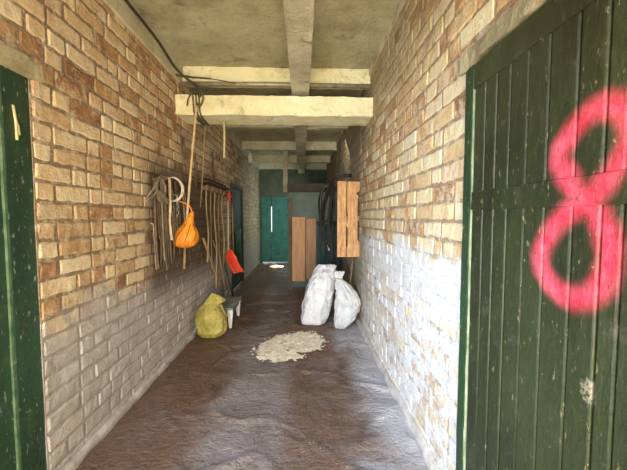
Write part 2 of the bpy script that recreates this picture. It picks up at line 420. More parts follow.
plaster = concrete_mat('old_plaster', (.42, .38, .26), (.52, .47, .33), (.60, .55, .40), (.22, .17, .09), .45)
m = MB(); m.beam('Y', YB, YE, LX - .03, LX + .028, 2.80, 3.0, 120, .010)
struct(m.build('trim_1', plaster), 'rough plaster band along the top of the left wall', 'trim')
m = MB(); m.beam('Y', YB, YE, RX - .012, RX + .05, 2.93, 3.0, 120, .012, 4)
struct(m.build('trim_2', plaster), 'thin mortar fillet where the right wall meets the ceiling', 'trim')
skl = simple('skirting_lime', (.36, .32, .28), (.62, .58, .54), 9, .9, bump=.01)
for nm, x, s_, y0_ in (('baseboard_left', LX, 1, DL[1]), ('baseboard_right', RX, -1, DR[1])):
    m = MB(); rr = []; y = y0_
    while y < (5.8 if s_ > 0 else YE):
        wv = (.030 if s_ > 0 else .045) + .02 * noise.noise(Vector((y * 5, s_, 0))); hv = .055 + .035 * noise.noise(Vector((y * 4, 5, s_)))
        rr.append([Vector((x - s_ * .01, y, -.01)), Vector((x + s_ * wv, y, -.01)), Vector((x + s_ * wv * .7, y, hv * .45)), Vector((x + s_ * .02, y, hv)), Vector((x - s_ * .01, y, hv))]); y += .05
    m.loft(rr); o = recalc(m.build(nm, skl)); struct(o, 'rough lime mortar fillet along the foot of the %s wall' % ('left' if s_ > 0 else 'right'), 'baseboard')

# lintels over the near doors
m = MB(); m.beam('Y', DR[0] - .1, DR[1] + .06, RX - .030, RX + .05, 2.045, 2.115, 40, .014, 2)
struct(m.build('trim_3', concrete_mat('dirty_plaster', (.22, .19, .11), (.36, .31, .19), (.46, .40, .26), (.13, .10, .05), .5, .02)), 'rough plaster lintel over the green door on the right', 'lintel')
m = MB(); m.beam('Y', DL[0] - .1, DL[1] + .05, LX - .05, LX + .03, 2.055, 2.125, 24, .008, 8)
struct(m.build('trim_4', bpy.data.materials['dirty_plaster']), 'rough plaster lintel over the green door on the left', 'lintel')

# ---- right door with the sprayed number
t = thing('door_2', (RX, .92, 0), 'dark green boarded door on the right, sprayed with a pink 8', 'door', kind='structure')
ref = bpy.data.objects.new('paint_origin', None); COL.objects.link(ref); ref.parent = t; ref.location = (-RX, -.92, 0); ref.empty_display_size = .05
M8 = green_door_mat('green_door_paint', (.032, .044, .016), (.011, .014, .007), (.24, .21, .10), ref, True)
Mpost = green_door_mat('green_post_paint', (.018, .05, .018), (.008, .02, .010), (.42, .40, .22))
m = MB(); edges = [1.352]
for px in (484, 495, 508, 526, 546, 574, 604): edges.append(onX(px, 300, RX).y)
edges += [.70, .60, .50, .43]
for k, (a, b) in enumerate(zip(edges, edges[1:])):
    m.box((RX - .018, b + .003, .03), (RX + .03, a - .003, 2.035), jit=.002)
bevel(m.build('boarding', M8, t), .005, 2)
m = MB(); m.box((RX + .005, .43, .03), (RX + .035, 1.352, 2.035)); m.build('backing', Mpost, t)
m = MB(); m.box((RX - .0235, .43, 1.43), (RX - .005, 1.352, 1.508), jit=.002); bevel(m.build('middle_rail', M8, t))
m = MB(); m.box((RX - .0235, .43, 1.935), (RX - .005, 1.352, 2.035), jit=.002); bevel(m.build('top_rail', M8, t))
m = MB(); m.beam('Z', 0.0, 2.045, RX - .020, RX + .08, 1.369, 1.425, 20, .003); m.build('door_post', Mpost, t)
m = MB(); m.beam('Z', 0.03, 2.03, RX - .016, RX + .02, 1.358, 1.367, 26, .004); o = m.build('worn_edge_strip', whiteworn, t); o['label'] = 'pale worn edge strip'

# ---- left near door
t = thing('door_1', (LX, 1.1, 0), 'green painted door at the left edge of the view', 'door', kind='structure')
m = MB(); m.beam('Z', 0, 2.055, LX - .07, LX - .004, 1.462, 1.60, 20, .003); m.build('door_post', M_gdoor, t)
m = MB()
for k in range(7): m.box((LX - .05, .56 + k * .1285, .03), (LX - .016 + .005 * (k % 2), .56 + (k + 1) * .1285 - .004, 2.05), jit=.001)
m.build('boarding', M_gdoor, t)
m = MB(); m.beam('Z', .03, 2.04, LX - .03, LX - .006, 1.448, 1.4600, 22, .003); m.build('worn_edge_strip', simple('worn_green_edge', (.025, .07, .035), (.11, .16, .085), 14, .6), t)
m = MB()
for a, b in (((13, 105), (17, 140)), ((15, 118), (19, 135))):
    m.tube([onX(a[0], a[1], LX - .002), onX((a[0] + b[0]) / 2 + 1, (a[1] + b[1]) / 2, LX - .0), onX(b[0], b[1], LX - .002)], .006, 6)
o = m.build('latch', simple('peeled_wood', (.45, .38, .2), (.65, .55, .3), 20, .8), t); o['label'] = 'pale peeled latch fitting'

# ---- left far door
t = thing('door_4', (LX, 6.4, 0), 'dark green door in the left wall beyond the hanging tools', 'door', kind='structure')
dk = simple('dark_green_paint', (.012, .022, .012), (.024, .04, .022), 5, .6)
m = MB()
for k in range(8): m.box((LX - .06, 5.86 + k * .14, .02), (LX - .02 + .005 * (k % 2), 5.86 + (k + 1) * .14 - .004, 2.0))
m.build('boarding', dk, t)
m = MB(); m.box((LX - .07, 5.85, 0), (LX + .02, 5.93, 2.02)); m.box((LX - .07, 6.92, 0), (LX + .02, 7.0, 2.02)); m.box((LX - .07, 5.93, 1.95), (LX + .02, 6.92, 2.02)); m.build('door_frame', dk, t)

# ================================================================= BEAMS
lime = concrete_mat('limewashed_concrete', (.66, .60, .36), (.82, .77, .52), (.88, .84, .62), (.20, .16, .07), .5, .02)
greyc = concrete_mat('grey_joist_concrete', (.36, .34, .24), (.50, .48, .36), (.60, .58, .45), (.16, .13, .08), .4)
woodgrey = concrete_mat('weathered_beam', (.30, .27, .19), (.46, .42, .31), (.62, .58, .46), (.08, .06, .035), .8, .02)
m = MB(); m.beam('X', LX - .08, RX + .08, 3.38, 3.72, 2.445, 2.642, 60, .009)
tag(m.build('concrete_beam', lime), 'deep cream limewashed cross beam spanning wall to wall below the ceiling', 'beam')
jl = {1.9: 'ceiling joist nearest the camera, above the top edge of the view', 3.54: 'ceiling joist directly above the deep cream beam',
      5.2: 'ceiling joist just behind the deep cream beam', 6.89: 'ceiling joist second beyond the deep cream beam',
      8.43: 'ceiling joist third beyond the deep cream beam, before the last', 9.62: 'ceiling joist at the far end against the green wall'}
for i, (y, lb) in enumerate(jl.items()):
    if i == 0: continue
    m = MB(); m.beam('X', LX - .08, RX + .08, y, y + .11, 2.825, 3.0, 50, .008, i)
    tag(m.build('ceiling_joist', lime if i == 1 else greyc), 'pale concrete ' + lb, 'joist', 'cross joists under the ceiling')
m = MB(); m.beam('Y', YB + .05, 9.6, -.108, .078, 2.692, 3.0, 160, .006, 3)

tag(m.build('ridge_beam', woodgrey), 'long grey beam running down the middle of the ceiling', 'beam')
# galvanised pipe under the first joist
rusty = simple('rusty_iron', (.06, .04, .03), (.17, .10, .06), 12, .7, bump=.002)
pipe_m = simple('dull_pipe', (.20, .18, .13), (.42, .39, .30), 8, .5, .3)
m = MB(); m.tube([(LX - .02, 3.50, 2.80), (-.4, 3.495, 2.805), (RX + .02, 3.50, 2.80)], .024, 12)
tag(m.build('conduit_pipe', pipe_m), 'dull round pipe running across under the first joist', 'pipe')
m = MB(); a = onY(283.5, 160, 7.6); b = onY(286, 192, 7.6); m.box((a.x - .01, 7.6, b.z), (a.x + .095, 7.68, 3.0)); 
tag(m.build('hanger_post', woodgrey), 'short grey timber hanging from the ceiling near the far partition', 'post')

# cable and lashings at the top left
black = simple('black_cable', (.02, .015, .01), (.06, .045, .03), 10, .6)
m = MB()
pts = [(onX(x, y, LX + .05)) for x, y in ((112, -18), (128, 3), (145, 24), (160, 44), (174, 66))] + [onY(186, 78, 3.33), onY(197, 87, 3.33), onY(200, 97, 3.34)]
for p in pts: p.z = min(p.z, 2.985)
m.tube(curve(pts), .012, 8)
tag(m.build('black_cable', black), 'black cable sagging along the corner of the left wall and ceiling', 'cable')
bark = simple('dark_stick', (.05, .032, .018), (.13, .085, .045), 14, .85)
m = MB(); m.tube(curve([onY(168, 74, 3.33), onY(190, 77, 3.34), onY(212, 79, 3.33), onY(236, 83.5, 3.34)]), [.012] * 12 + [.009] * 12 + [.005] * 13, 6)
tag(m.build('dry_stick', bark), 'thin dark stick wedged above the left end of the cream beam', 'stick')
m = MB()
for k in range(3):
    c0 = onY(193 + 3 * k, 93, 3.36); rr = []
    for i in range(41):
        an = 2 * math.pi * i / 40; sg = lambda v: math.copysign(abs(v) ** .3, v); rr.append((c0.x + .01 * math.sin(2 * an), 3.55 + .188 * sg(math.cos(an)), 2.5435 + .116 * sg(math.sin(an))))
    m.tube(rr, .009, 6, False)
m.tube(curve([onY(199, 90, 3.35), onY(203, 97, 3.33), onY(200, 106, 3.34), onY(196, 102, 3.33)]), .008, 6)
m.tube(curve([onY(192, 92, 3.35), onY(188, 99, 3.33), onY(187, 106, 3.34)]), .007, 6)
tag(m.build('rope_lashing', simple('dark_rope', (.07, .045, .025), (.18, .12, .06), 30, .9)), 'dark rope lashed round the left end of the cream beam', 'rope')
paleR = simple('pale_rope', (.42, .30, .16), (.66, .50, .29), 30, .85)
m = MB(); m.tube(curve([onY(196.5, 106, 3.33), onY(193.5, 140, 3.30), onY(190, 180, 3.22), (-1.14, 3.2, 1.31)]), .0115, 8)
tag(m.build('hanging_pole', paleR), 'long thin pale pole hanging from the beam down beside the orange bag', 'pole')
m = MB(); m.tube([onY(205.5, 121, 3.66), onY(203.5, 160, 3.75), onY(200.5, 207, 3.85)], .008, 8)
tag(m.build('twine', simple('tan_cord', (.25, .17, .09), (.38, .27, .15), 30, .9)), 'thin tan twine hanging behind the cream beam near the tool row', 'cord')
m = MB(); m.tube([onY(224, 119, 3.60), onY(224.5, 138, 3.6), onY(224, 158, 3.60)], .012, 8)
tag(m.build('hanging_stick', paleR), 'short pale stick hanging straight down from the cream beam', 'stick')
for (a, b), lb in ((((183, 137), (185, 160)), 'short dark iron bar on the left wall beside the long pale pole'), (((212, 152), (215, 190)), 'dark iron bar standing up above the hanging tool row')):
    m = MB(); p = onX(*a, LX + .035); q = onX(*b, LX + .035); m.tube([p, (p + q) / 2, q], [.014, .011, .009], 8); m.tube([p, (LX - .005, p.y, p.z)], .007, 6)
    tag(m.build('iron_bar', rusty), lb, 'bar')
m = MB(); p = onX(250, 158, LX + .07); 
t = thing('wall_insulator', (LX, p.y, p.z), 'small white insulator high on the left wall far down', 'insulator')
m.tube([(LX - .01, p.y, p.z), (LX + .07, p.y, p.z)], .015); m.build('bracket', rusty, t)
m = MB(); m.tube([(LX + .07, p.y, p.z - .11), (LX + .07, p.y, p.z - .06), (LX + .07, p.y, p.z + .08), (LX + .07, p.y, p.z + .12)], [.03, .05, .045, .02], 12); m.build('porcelain', simple('porcelain', (.6, .58, .45), (.8, .78, .62), 5, .3), t)
m = MB(); p = onX(262, 170, LX + .06)
for k in range(3): m.tube([(LX + .05 + .02 * k, p.y + .02 * k + .14 * math.cos(i / 12 * math.pi), p.z + .16 * math.sin(i / 12 * math.pi)) for i in range(25)], .014, 6, False)
m.tube([(LX - .01, p.y, p.z + .165), (LX + .12, p.y, p.z + .165)], .012)
tag(m.build('wire_coil', black), 'dark coil of wire hung high on the left wall near the far end', 'coil')

# ================================================================= TOOLS ON THE LEFT WALL
WX = LX + .05
grey_strap = simple('grey_webbing', (.13, .095, .06), (.29, .23, .155), 30, .85)
leather = simple('brown_leather', (.05, .03, .018), (.13, .08, .045), 12, .6)
pale_strap = simple('pale_webbing', (.34, .25, .15), (.58, .47, .32), 20, .8)
# peg board
p0 = onX(153, 176, WX); p1 = onX(183, 180, WX)
m = MB(); m.box((LX - .01, p0.y, 1.685), (LX + .022, p1.y, 1.765), jit=.002)
t = thing('peg_board', (LX, p0.y, 1.70), 'dark wooden peg board carrying straps on the left wall', 'rack')
bevel(m.build('board', bark, t))
PEG = []
for px in (156, 162, 168, 173, 179):
    q = onX(px, 183, WX); y = q.y; PEG.append(y); m = MB(); m.tube([(LX, y, 1.72), (LX + .06, y, 1.725), (LX + .09, y, 1.75)], .008, 6); m.build('peg', rusty, t)
def hang_loop(name, y, ztop, zbot, spread, mat, label, cat, wd=.022, x=LX + .07, sway=0.0, group=None):
    m = MB(); pts = [(x - .02, y - .004, ztop), (x - .01, y - spread * .6, ztop - (ztop - zbot) * .25), (x, y - spread, ztop - (ztop - zbot) * .65), (x, y - spread * .5 + sway, zbot + .01), (x, y + sway, zbot), (x, y + spread * .6 + sway, zbot + .02),
        (x, y + spread, ztop - (ztop - zbot) * .6), (x - .01, y + spread * .5, ztop - (ztop - zbot) * .2), (x - .02, y + .004, ztop)]
    m.tube(curve(pts, 6), wd * .42, 6); return tag(m.build(name, mat), label, cat, group)
# big grey strap looping out to the left
m = MB(); cc = [onX(167, 178, LX + .10), onX(160, 177, LX + .10), onX(155, 186, LX + .11), onX(148, 196, LX + .09), onX(146, 200, LX + .08), onX(150, 199, LX + .10), onX(157, 192, LX + .12), onX(163, 196, LX + .12), onX(168, 203, LX + .10)]
m.strap(curve(cc, 8), (.6, .2, .7), .034, .010)
m.strap(curve([onX(158, 179, LX + .09), onX(157, 190, LX + .10), onX(160, 200, LX + .09), onX(164, 199, LX + .10), onX(165, 188, LX + .10), onX(160, 178, LX + .09)], 8), (.6, .2, .7), .03, .008)
tag(m.build('webbing_strap', grey_strap), 'wide grey webbing strap looped over the leftmost pegs', 'strap')
# white hoop
m = MB(); c0 = onY(172, 189, 3.0); t = thing('rope_hoop', c0, 'white rope hoop hanging among the straps on the left wall', 'hoop')
for k in range(3): m.tube([(c0.x + (.070 + .004 * k) * math.cos(a), 3.0 + .012 * k + .05 * math.cos(a), c0.z + (.105 + .004 * k) * math.sin(a)) for a in [i * 2 * math.pi / 28 for i in range(29)]], .0042, 6, False)
m.build('hoop', simple('white_rope', (.48, .42, .31), (.74, .68, .56), 30, .7), t)
m = MB(); m.tube([(c0.x, 3.0, c0.z + .11), (c0.x - .05, 3.0, c0.z + .10), (LX, 3.0, c0.z + .09)], .005, 6); m.build('hook', rusty, t)
# pale strap through it
m = MB(); m.strap(curve([onY(169.5, 178, 2.94), onY(170, 192, 2.93), onY(170.5, 206, 2.93), onY(170, 222, 2.95), onY(172, 240, 2.97)]), (1, .2, 0), .019, .007)
tag(m.build('pale_strap', pale_strap), 'long pale strap hanging straight down through the white hoop', 'strap')
# other harness loops
specs = [(0, .02, .97, .05, leather, 'dark leather harness loop hanging at the left end of the strap row', .03), (0, .05, 1.22, .03, leather, 'short dark loop hanging over the leftmost peg', .02),
         (1, .0, 1.02, .035, grey_strap, 'narrow grey strap loop hanging below the wide webbing', .022), (1, .04, .93, .03, leather, 'longest dark strap loop, under the wide grey webbing', .026),
         (2, .0, .98, .045, leather, 'dark leather strap loop hanging just left of the pale strap', .026), (2, .05, 1.12, .02, grey_strap, 'thin grey loop hanging directly behind the pale strap', .02),
         (3, .02, 1.18, .04, leather, 'shorter leather strap loop behind the white hoop', .024), (3, .05, 1.05, .03, bark, 'dark brown cord loop between white hoop and orange bag', .02),
         (4, .02, 1.33, .03, grey_strap, 'short grey strap loop at the right end of the peg board', .022)]
for k, dy, zb, sp_, mt, lb, wd in specs: hang_loop('harness_strap', PEG[k] + dy, 1.735, zb, sp_, mt, lb, 'strap', wd, LX + .05 + .012 * k, group='harness straps on the peg board')
# wooden handles in the cluster
wood_h = simple('handle_wood', (.30, .19, .10), (.52, .37, .21), 10, .65, 0, (1, 1, .25))
wood_d = simple('old_handle_wood', (.16, .10, .055), (.30, .20, .11), 10, .7, 0, (1, 1, .25))
for (a, b), mt, lb, dx in ((((154, 224), (157, 269)), pale_strap, 'pale-tipped stick hanging lowest left of the straps', .03), (((163, 186), (164, 266)), wood_d, 'brown wooden rod hanging among the harness straps', .035),
                          (((176, 205), (174, 244)), wood_h, 'light wooden rod angled beside the orange bag', .04), (((184.5, 244), (184, 269)), wood_h, 'short light stick hanging below the orange bag', .03)):
    p = onX(*a, LX + dx); q = onX(*b, LX + dx); m = MB(); m.tube([p, (p + q) / 2 + Vector((.004, 0, 0)), q], .0125, 8)
    m.tube([p, (LX - .005, p.y, p.z + .005)], .004, 6)
    tag(m.build('wooden_rod', mt), lb, 'rod', 'loose wooden rods hanging by the straps')
# chain
m = MB(); a = onX(177, 197, LX + .09)
for k in range(7):
    cz = a.z - .03 * k; al = k % 2
    m.tube([(a.x + (.011 * math.cos(q) if al else 0), a.y + (0 if al else .011 * math.cos(q)), cz + .02 * math.sin(q)) for q in [i * math.pi / 6 for i in range(13)]], .0042, 6, False)
m.tube([(a.x, a.y, a.z + .016), (LX, a.y, a.z + .03)], .005)
tag(m.build('chain', simple('bright_steel', (.35, .34, .32), (.6, .58, .52), 12, .35, .8)), 'short bright steel chain hanging right of the white hoop', 'chain')
# orange bag
orange = simple('orange_cloth', (.55, .15, .008), (.88, .33, .02), 14, .6, 0, (1, 1, .4))
c0 = onY(184.5, 236.5, 3.17); t = thing('orange_bag', c0, 'bright orange net bag hanging on the left wall by its long neck', 'bag')
rings = []
prof = [(-.112, .015), (-.106, .060), (-.085, .098), (-.045, .125), (-.01, .130), (.025, .122), (.055, .100), (.085, .076), (.12, .055), (.17, .036), (.245, .018)]
for z, r_ in prof:
    ring = []; k = max(0, z) / .245
    for i in range(36):
        a = 2 * math.pi * i / 36; rr = r_ * (1 + .08 * math.sin(13 * a + 2 * z / .1) * (1 if z > -.1 else .3)) + .006 * noise.noise(Vector((a * 2, z * 20, 0)))
        ring.append(Vector((c0.x + .07 * k + rr * math.cos(a), c0.y + .03 * k + rr * .75 * math.sin(a), c0.z + z)))
    rings.append(ring)
m = MB(); m.loft(rings); m.build('pouch', orange, t)
m = MB()
for i in range(9):
    a = i * 2 * math.pi / 9 + .2; m.tube([Vector((c0.x + .07 * max(0, z) / .245 + (r_ + .004) * math.cos(a + z * 1.5), c0.y + .03 * max(0, z) / .245 + (r_ * .75 + .004) * math.sin(a + z * 1.5), c0.z + z)) for z, r_ in prof[3:9]], .0035, 5)
m.build('netting', simple('dark_netting', (.10, .04, .01), (.25, .10, .02), 10, .8), t)
m = MB(); m.tube(curve([c0 + Vector((.07, .03, .24)), c0 + Vector((.03, .03, .31)), (LX + .03, c0.y + .03, c0.z + .36), (LX - .004, c0.y + .03, c0.z + .36)]), .008, 6); m.build('hanging_loop', orange, t)
# keys / small iron under bag right
m = MB(); p = onX(189.5, 246, LX + .035)
m.tube([(LX, p.y, p.z), p, p - Vector((0, 0, .10))], .008, 6); q = p - Vector((0, 0, .125))
m.tube([(q.x, q.y + .022 * math.cos(a), q.z + .022 * math.sin(a)) for a in [i * math.pi / 6 for i in range(13)]], .008, 6, False)
tag(m.build('iron_hook', rusty), 'rusty ring hook hanging below right of the orange bag', 'hook')
# tool rack and row of brooms
ya, yb = onX(201, 186, LX + .06).y, onX(223, 193, LX + .06).y
t = thing('tool_rack', (LX, (ya + yb) / 2, 1.82), 'dark wooden rack rail holding the row of long tools', 'rack')
m = MB(); m.box((LX - .01, ya - .05, 1.75), (LX + .03, yb + .45, 1.83), jit=.003); bevel(m.build('rail', bark, t))
m = MB(); m.box((LX + .03, ya, 1.83), (LX + .14, yb + .1, 1.85), jit=.003); m.build('shelf', bark, t)
bris = simple('dark_bristles', (.03, .018, .012), (.08, .05, .03), 60, .95, 0, (1, 1, .1), .01)
hs = [(206.5, 262, wood_h, 'pale handled broom, first from the left in the tool row', .018), (211, 270, wood_d, 'dark handled broom, second in the tool row', .030), (215, 288, wood_h, 'long pale handled broom, third in the tool row', .018), (219, 276, wood_d, 'dark handled broom, fourth in the tool row', .030), (222.5, 268, wood_h, 'tan handled broom, last before the red shovel', .018)]
for k, (px, yb_, mt, lb, dx) in enumerate(hs):
    X = LX + .045 + dx; p = onX(px, 196, X); q = onX(px + 1, yb_, X); p.z = 1.77
    t = thing('broom', q, lb, 'broom', 'long tools hung in a row on the left wall')
    m = MB(); m.tube(curve([q, q * .6 + p * .4 + Vector((.010 * (-1) ** k, .02, 0)), q * .25 + p * .75 + Vector((-.006, -.01 * k, 0)), p], 6), [.0125, .011, .0115, .010, .012, .0105] * 3 + [.012], 8); m.build('handle', mt, t)
    m = MB(); m.box((X - .045, p.y - .065, 1.74), (X + .045, p.y + .065, 1.80), jit=.004); bevel(m.build('head', wood_d, t))
    m = MB()
    for i in range(110):
        bx_, by_ = random.uniform(-.04, .04), random.uniform(-.06, .06)
        m.tube([(X + bx_, p.y + by_, 1.785), (X + bx_ * 1.3, p.y + by_ * 1.08, 1.86 + random.uniform(0, .03))], .006, 4)
    m.build('bristles', bris, t)
# red shovel
red = simple('red_plastic', (.78, .045, .018), (.95, .09, .035), 6, .35, bump=.0005)
X = LX + .10
p = onX(228, 200, X); q = onX(228.5, 250, X)
t = thing('red_shovel', (X, q.y, q.z), 'bright red plastic shovel with pale shaft hung blade down at the row end', 'shovel')
m = MB(); m.tube([p, (p + q) / 2, q - Vector((0, 0, .03))], .015, 10); o = m.build('shaft', simple('pale_shaft', (.45, .38, .28), (.62, .55, .42), 10, .5), t); o['label'] = 'pale wooden shaft'
m = MB(); m.tube(curve([p + Vector((0, 0, -.09)), p + Vector((.0, 0, -.01)), p + Vector((.02, -.05, .05)), p + Vector((.015, -.05, .10)), p + Vector((.02, .0, .125)), p + Vector((.015, .05, .10)), p + Vector((.02, .05, .05)), p + Vector((0, 0, -.01))]), .0165, 8); m.build('grip', red, t)
rg = []
for i in range(13):
    s_ = i / 12; z = q.z + .01 - .36 * s_; wd = .05 + .07 * min(1, s_ * 3); xo = .02 + .16 * s_ ** 1.8
    top = []
    for j in range(9):
        u = -1 + 2 * j / 8; top.append(Vector((X + .01 + xo + u * wd * .62 * .9, q.y - xo * .5 + u * wd * .55 + .04 * (1 - u * u), z - .01 * abs(u))))
    ring = top + [v + Vector((-.007, 0, -.003)) for v in reversed(top)]; rg.append(ring)
m = MB(); m.loft(rg); recalc(m.build('blade', red, t))
m = MB(); m.tube([(LX, p.y, p.z + .11), (X + .02, p.y, p.z + .11)], .007); m.build('hook', rusty, t)
# rake next to it
p = onX(232, 205, LX + .06); q = onX(234, 262, LX + .06)
m = MB(); t = thing('pitchfork', q, 'pale handled fork hanging right of the red shovel', 'fork', 'long tools hung in a row on the left wall')
m.tube([q, p], .013, 8); m.build('handle', wood_h, t)
m = MB(); m.tube([p, p + Vector((0, 0, .06))], .012, 8)
for u in (-1, -.33, .33, 1): m.tube(curve([p + Vector((0, 0, .05)), p + Vector((0, .05 * u, .08)), p + Vector((.02, .06 * u, .16)), p + Vector((.01, .06 * u, .24))], 6), .006, 6)
m.build('tines', rusty, t)
# green scoop hanging by the far door
grn = simple('green_plastic', (.012, .07, .035), (.03, .12, .06), 6, .45)
p = onX(238, 228, LX + .05); q = onX(239, 262, LX + .05); rg = []
for i in range(15):
    s_ = i / 14; z = p.z + (q.z - p.z) * s_; wd = .02 + .17 * math.sin(math.pi * (.08 + .84 * s_)) ** .8
    top = [Vector((LX + .055 + .05 * (1 - u * u), p.y + u * wd, z)) for u in [-1 + j / 4 for j in range(9)]]
    rg.append(top + [v + Vector((-.006, 0, 0)) for v in reversed(top)])
m = MB(); m.loft(rg); m.tube([p + Vector((.01, 0, -.03)), p + Vector((0, 0, .10)), (LX + .0, p.y, p.z + .12)], .01)
tag(recalc(m.build('green_scoop', grn)), 'dark green curved plastic scoop hanging by the far left door', 'scoop')
# poles leaning on the wall below the tools
for (a, Za), (b, Yb), r_, mt, lb in ((((203, 238), 0), (222.5, 306), .013, wood_h, 'pale pole leaning on the left wall behind the yellow sack'),
                               (((213, 240), 0), (227, 301), .011, wood_d, 'brown pole leaning on the left wall behind the footstool'),
                               (((224, 262), 0), (234, 300), .014, bark, 'dark pole leaning on the left wall behind the footstool, furthest from the yellow sack')):
    p = onX(*a, LX + .03); q = onZ(b, Yb, 0)
    q.x = max(q.x, LX + .10)
    m = MB(); m.tube([q + Vector((0, 0, .0)), (p + q) / 2, p], r_, 8)
    tag(m.build('leaning_pole', mt), lb, 'pole', 'poles leaning under the tool row')
m = MB(); p = onX(218, 272, LX + .06); q = onX(222, 284, LX + .10)
t = thing('spade', (LX + .1, p.y, 0), 'grey bladed spade leaning on the left wall behind the footstool', 'spade')
m.tube([(LX + .17, p.y, .30), (LX + .03, p.y + .02, 1.15)], .014, 8); m.build('handle', wood_d, t)
m = MB(); rg = []
for i in range(9):
    s_ = i / 8; z = .32 - .31 * s_; wd = .085 if s_ < .6 else .085 * (1 - .5 * (s_ - .6) / .4)
    top = [Vector((LX + .17 + .10 * s_ + .012 * (1 - u * u), p.y + u * wd, z)) for u in (-1, -.5, 0, .5, 1)]
    rg.append(top + [v + Vector((.004, 0, 0)) for v in reversed(top)])
m.loft(rg); recalc(m.build('blade', simple('spade_steel', (.16, .16, .16), (.30, .30, .30), 8, .4, .6), t))

# ================================================================= THINGS ON THE FLOOR
def sack(name, cx, cy, z0, prof, mat, label, seed, wr=.020, sq=2.6, rot=0, N=96):
    """prof = [(z, dx, dy, rx, ry)]; puckered cloth sack"""
    fine = []
    for i in range(len(prof) - 1):
        for k in range(7):
            t_ = k / 7; fine.append([prof[i][j] * (1 - t_) + prof[i + 1][j] * t_ for j in range(5)])
    fine.append(list(prof[-1])); rings = []
    for (z, dx, dy, rx, ry) in fine:
        ring = []
        for i in range(N):
            a = 2 * math.pi * i / N; ca, sa = math.cos(a), math.sin(a)
            k = (abs(ca) ** sq + abs(sa) ** sq) ** (-1 / sq)
            v = Vector((rx * ca * k, ry * sa * k, z)); n_ = Vector((ca, sa, 0))
            q = Vector((ca * 1.3, sa * 1.3, z * 4 + seed))
            w_ = noise.noise(q * 1.6) * 1.0 + (.5 - abs(noise.noise(q * Vector((2.6, 2.6, 1)).length * .55 + Vector((seed, 0, 0))))) * .8
            w_ += .45 * noise.noise(q * 6)
            w_ += 1.1 * max(0, .22 - abs(noise.noise(Vector((ca * 2.2 + z * 3, sa * 2.2, z * 5 + seed * 3))))) * 3
            v += n_ * (w_ - .4) * wr * min(1, rx / .06)
            v = Matrix.Rotation(rot, 3, 'Z') @ v
            ring.append(Vector((cx + dx + v.x, cy + dy + v.y, z0 + z + (wr * .6 * noise.noise(q * 3 + Vector((9, 9, 9))) if z > .03 else 0))))
        rings.append(ring)
    m = MB(); m.loft(rings); o = recalc(m.build(name, mat)); return tag(o, label, 'sack')
def woven(name, c1, c2, rough=.55):
    n = NT(name); a = n.noise(6, 7, .7)
    n.col(n.ramp(a, [(.35, c1), (.6, c2)]), rough)
    n.bump(n.math('ADD', n.noise(9, 8, .72, dist=1.2), n.math('MULTIPLY', n.noise(18, 4, .6), .3)), .05); return n.m
wh = woven('white_woven', (.74, .74, .76), (.90, .90, .92)); wh2 = woven('offwhite_woven', (.62, .63, .63), (.84, .85, .85)); yel = woven('yellow_woven', (.34, .27, .05), (.62, .51, .14), .45)
b1 = onZ(316, 325)
sack('white_sack', b1.x, b1.y + .10, 0, [(0, -.03, 0, .11, .10), (.012, -.03, 0, .155, .14), (.08, -.02, 0, .180, .165), (.25, .02, 0, .185, .17), (.45, .06, .01, .180, .16), (.60, .10, .02, .165, .14), (.68, .12, .02, .145, .11), (.72, .13, .02, .13, .06), (.755, .15, .02, .12, .030), (.77, .15, .02, .10, .012)], wh, 'full white woven sack standing upright, left of the two by the right wall', 3, .018)
b2 = onZ(341, 331)
sack('grey_white_sack', b2.x + .045, b2.y + .13, 0, [(0, -.04, 0, .03, .05), (.012, -.04, 0, .06, .08), (.09, -.01, 0, .115, .12), (.22, .05, 0, .15, .14), (.36, .055, 0, .15, .13), (.46, .03, .01, .125, .10), (.56, -.02, .01, .075, .06), (.62, -.055, .01, .034, .03), (.66, -.06, .01, .045, .03), (.70, -.045, .01, .058, .012), (.715, -.04, .01, .05, .006)], wh2, 'slumped off-white sack with tied neck leaning on the right wall', 8, .020)
sk = bpy.data.objects['grey_white_sack']; nx_, ny_ = b2.x + .045 - .055, b2.y + .14
m = MB(); m.tube([(nx_ + .040 * math.cos(a), ny_ + .036 * math.sin(a), .625 + .004 * math.sin(2 * a)) for a in [i * math.pi / 10 for i in range(21)]], .006, 6, False)
m.build('neck_tie', simple('tie_string', (.25, .22, .15), (.4, .36, .26), 30, .8), sk)
b3 = onZ(208, 341)
sack('yellow_sack', b3.x, b3.y + .16, 0, [(0, 0, 0, .07, .07), (.012, 0, 0, .11, .10), (.07, 0, 0, .155, .14), (.17, -.005, 0, .170, .155), (.26, -.01, 0, .165, .15), (.33, -.01, .01, .14, .12), (.365, -.005, .02, .10, .08), (.385, .01, .02, .075, .05), (.40, .03, .01, .10, .05), (.43, .045, .01, .095, .03), (.47, .035, .01, .05, .02), (.505, .015, .01, .010, .006)], yel, 'yellow sack with a pointed folded top at the foot of the left wall', 5, .022)

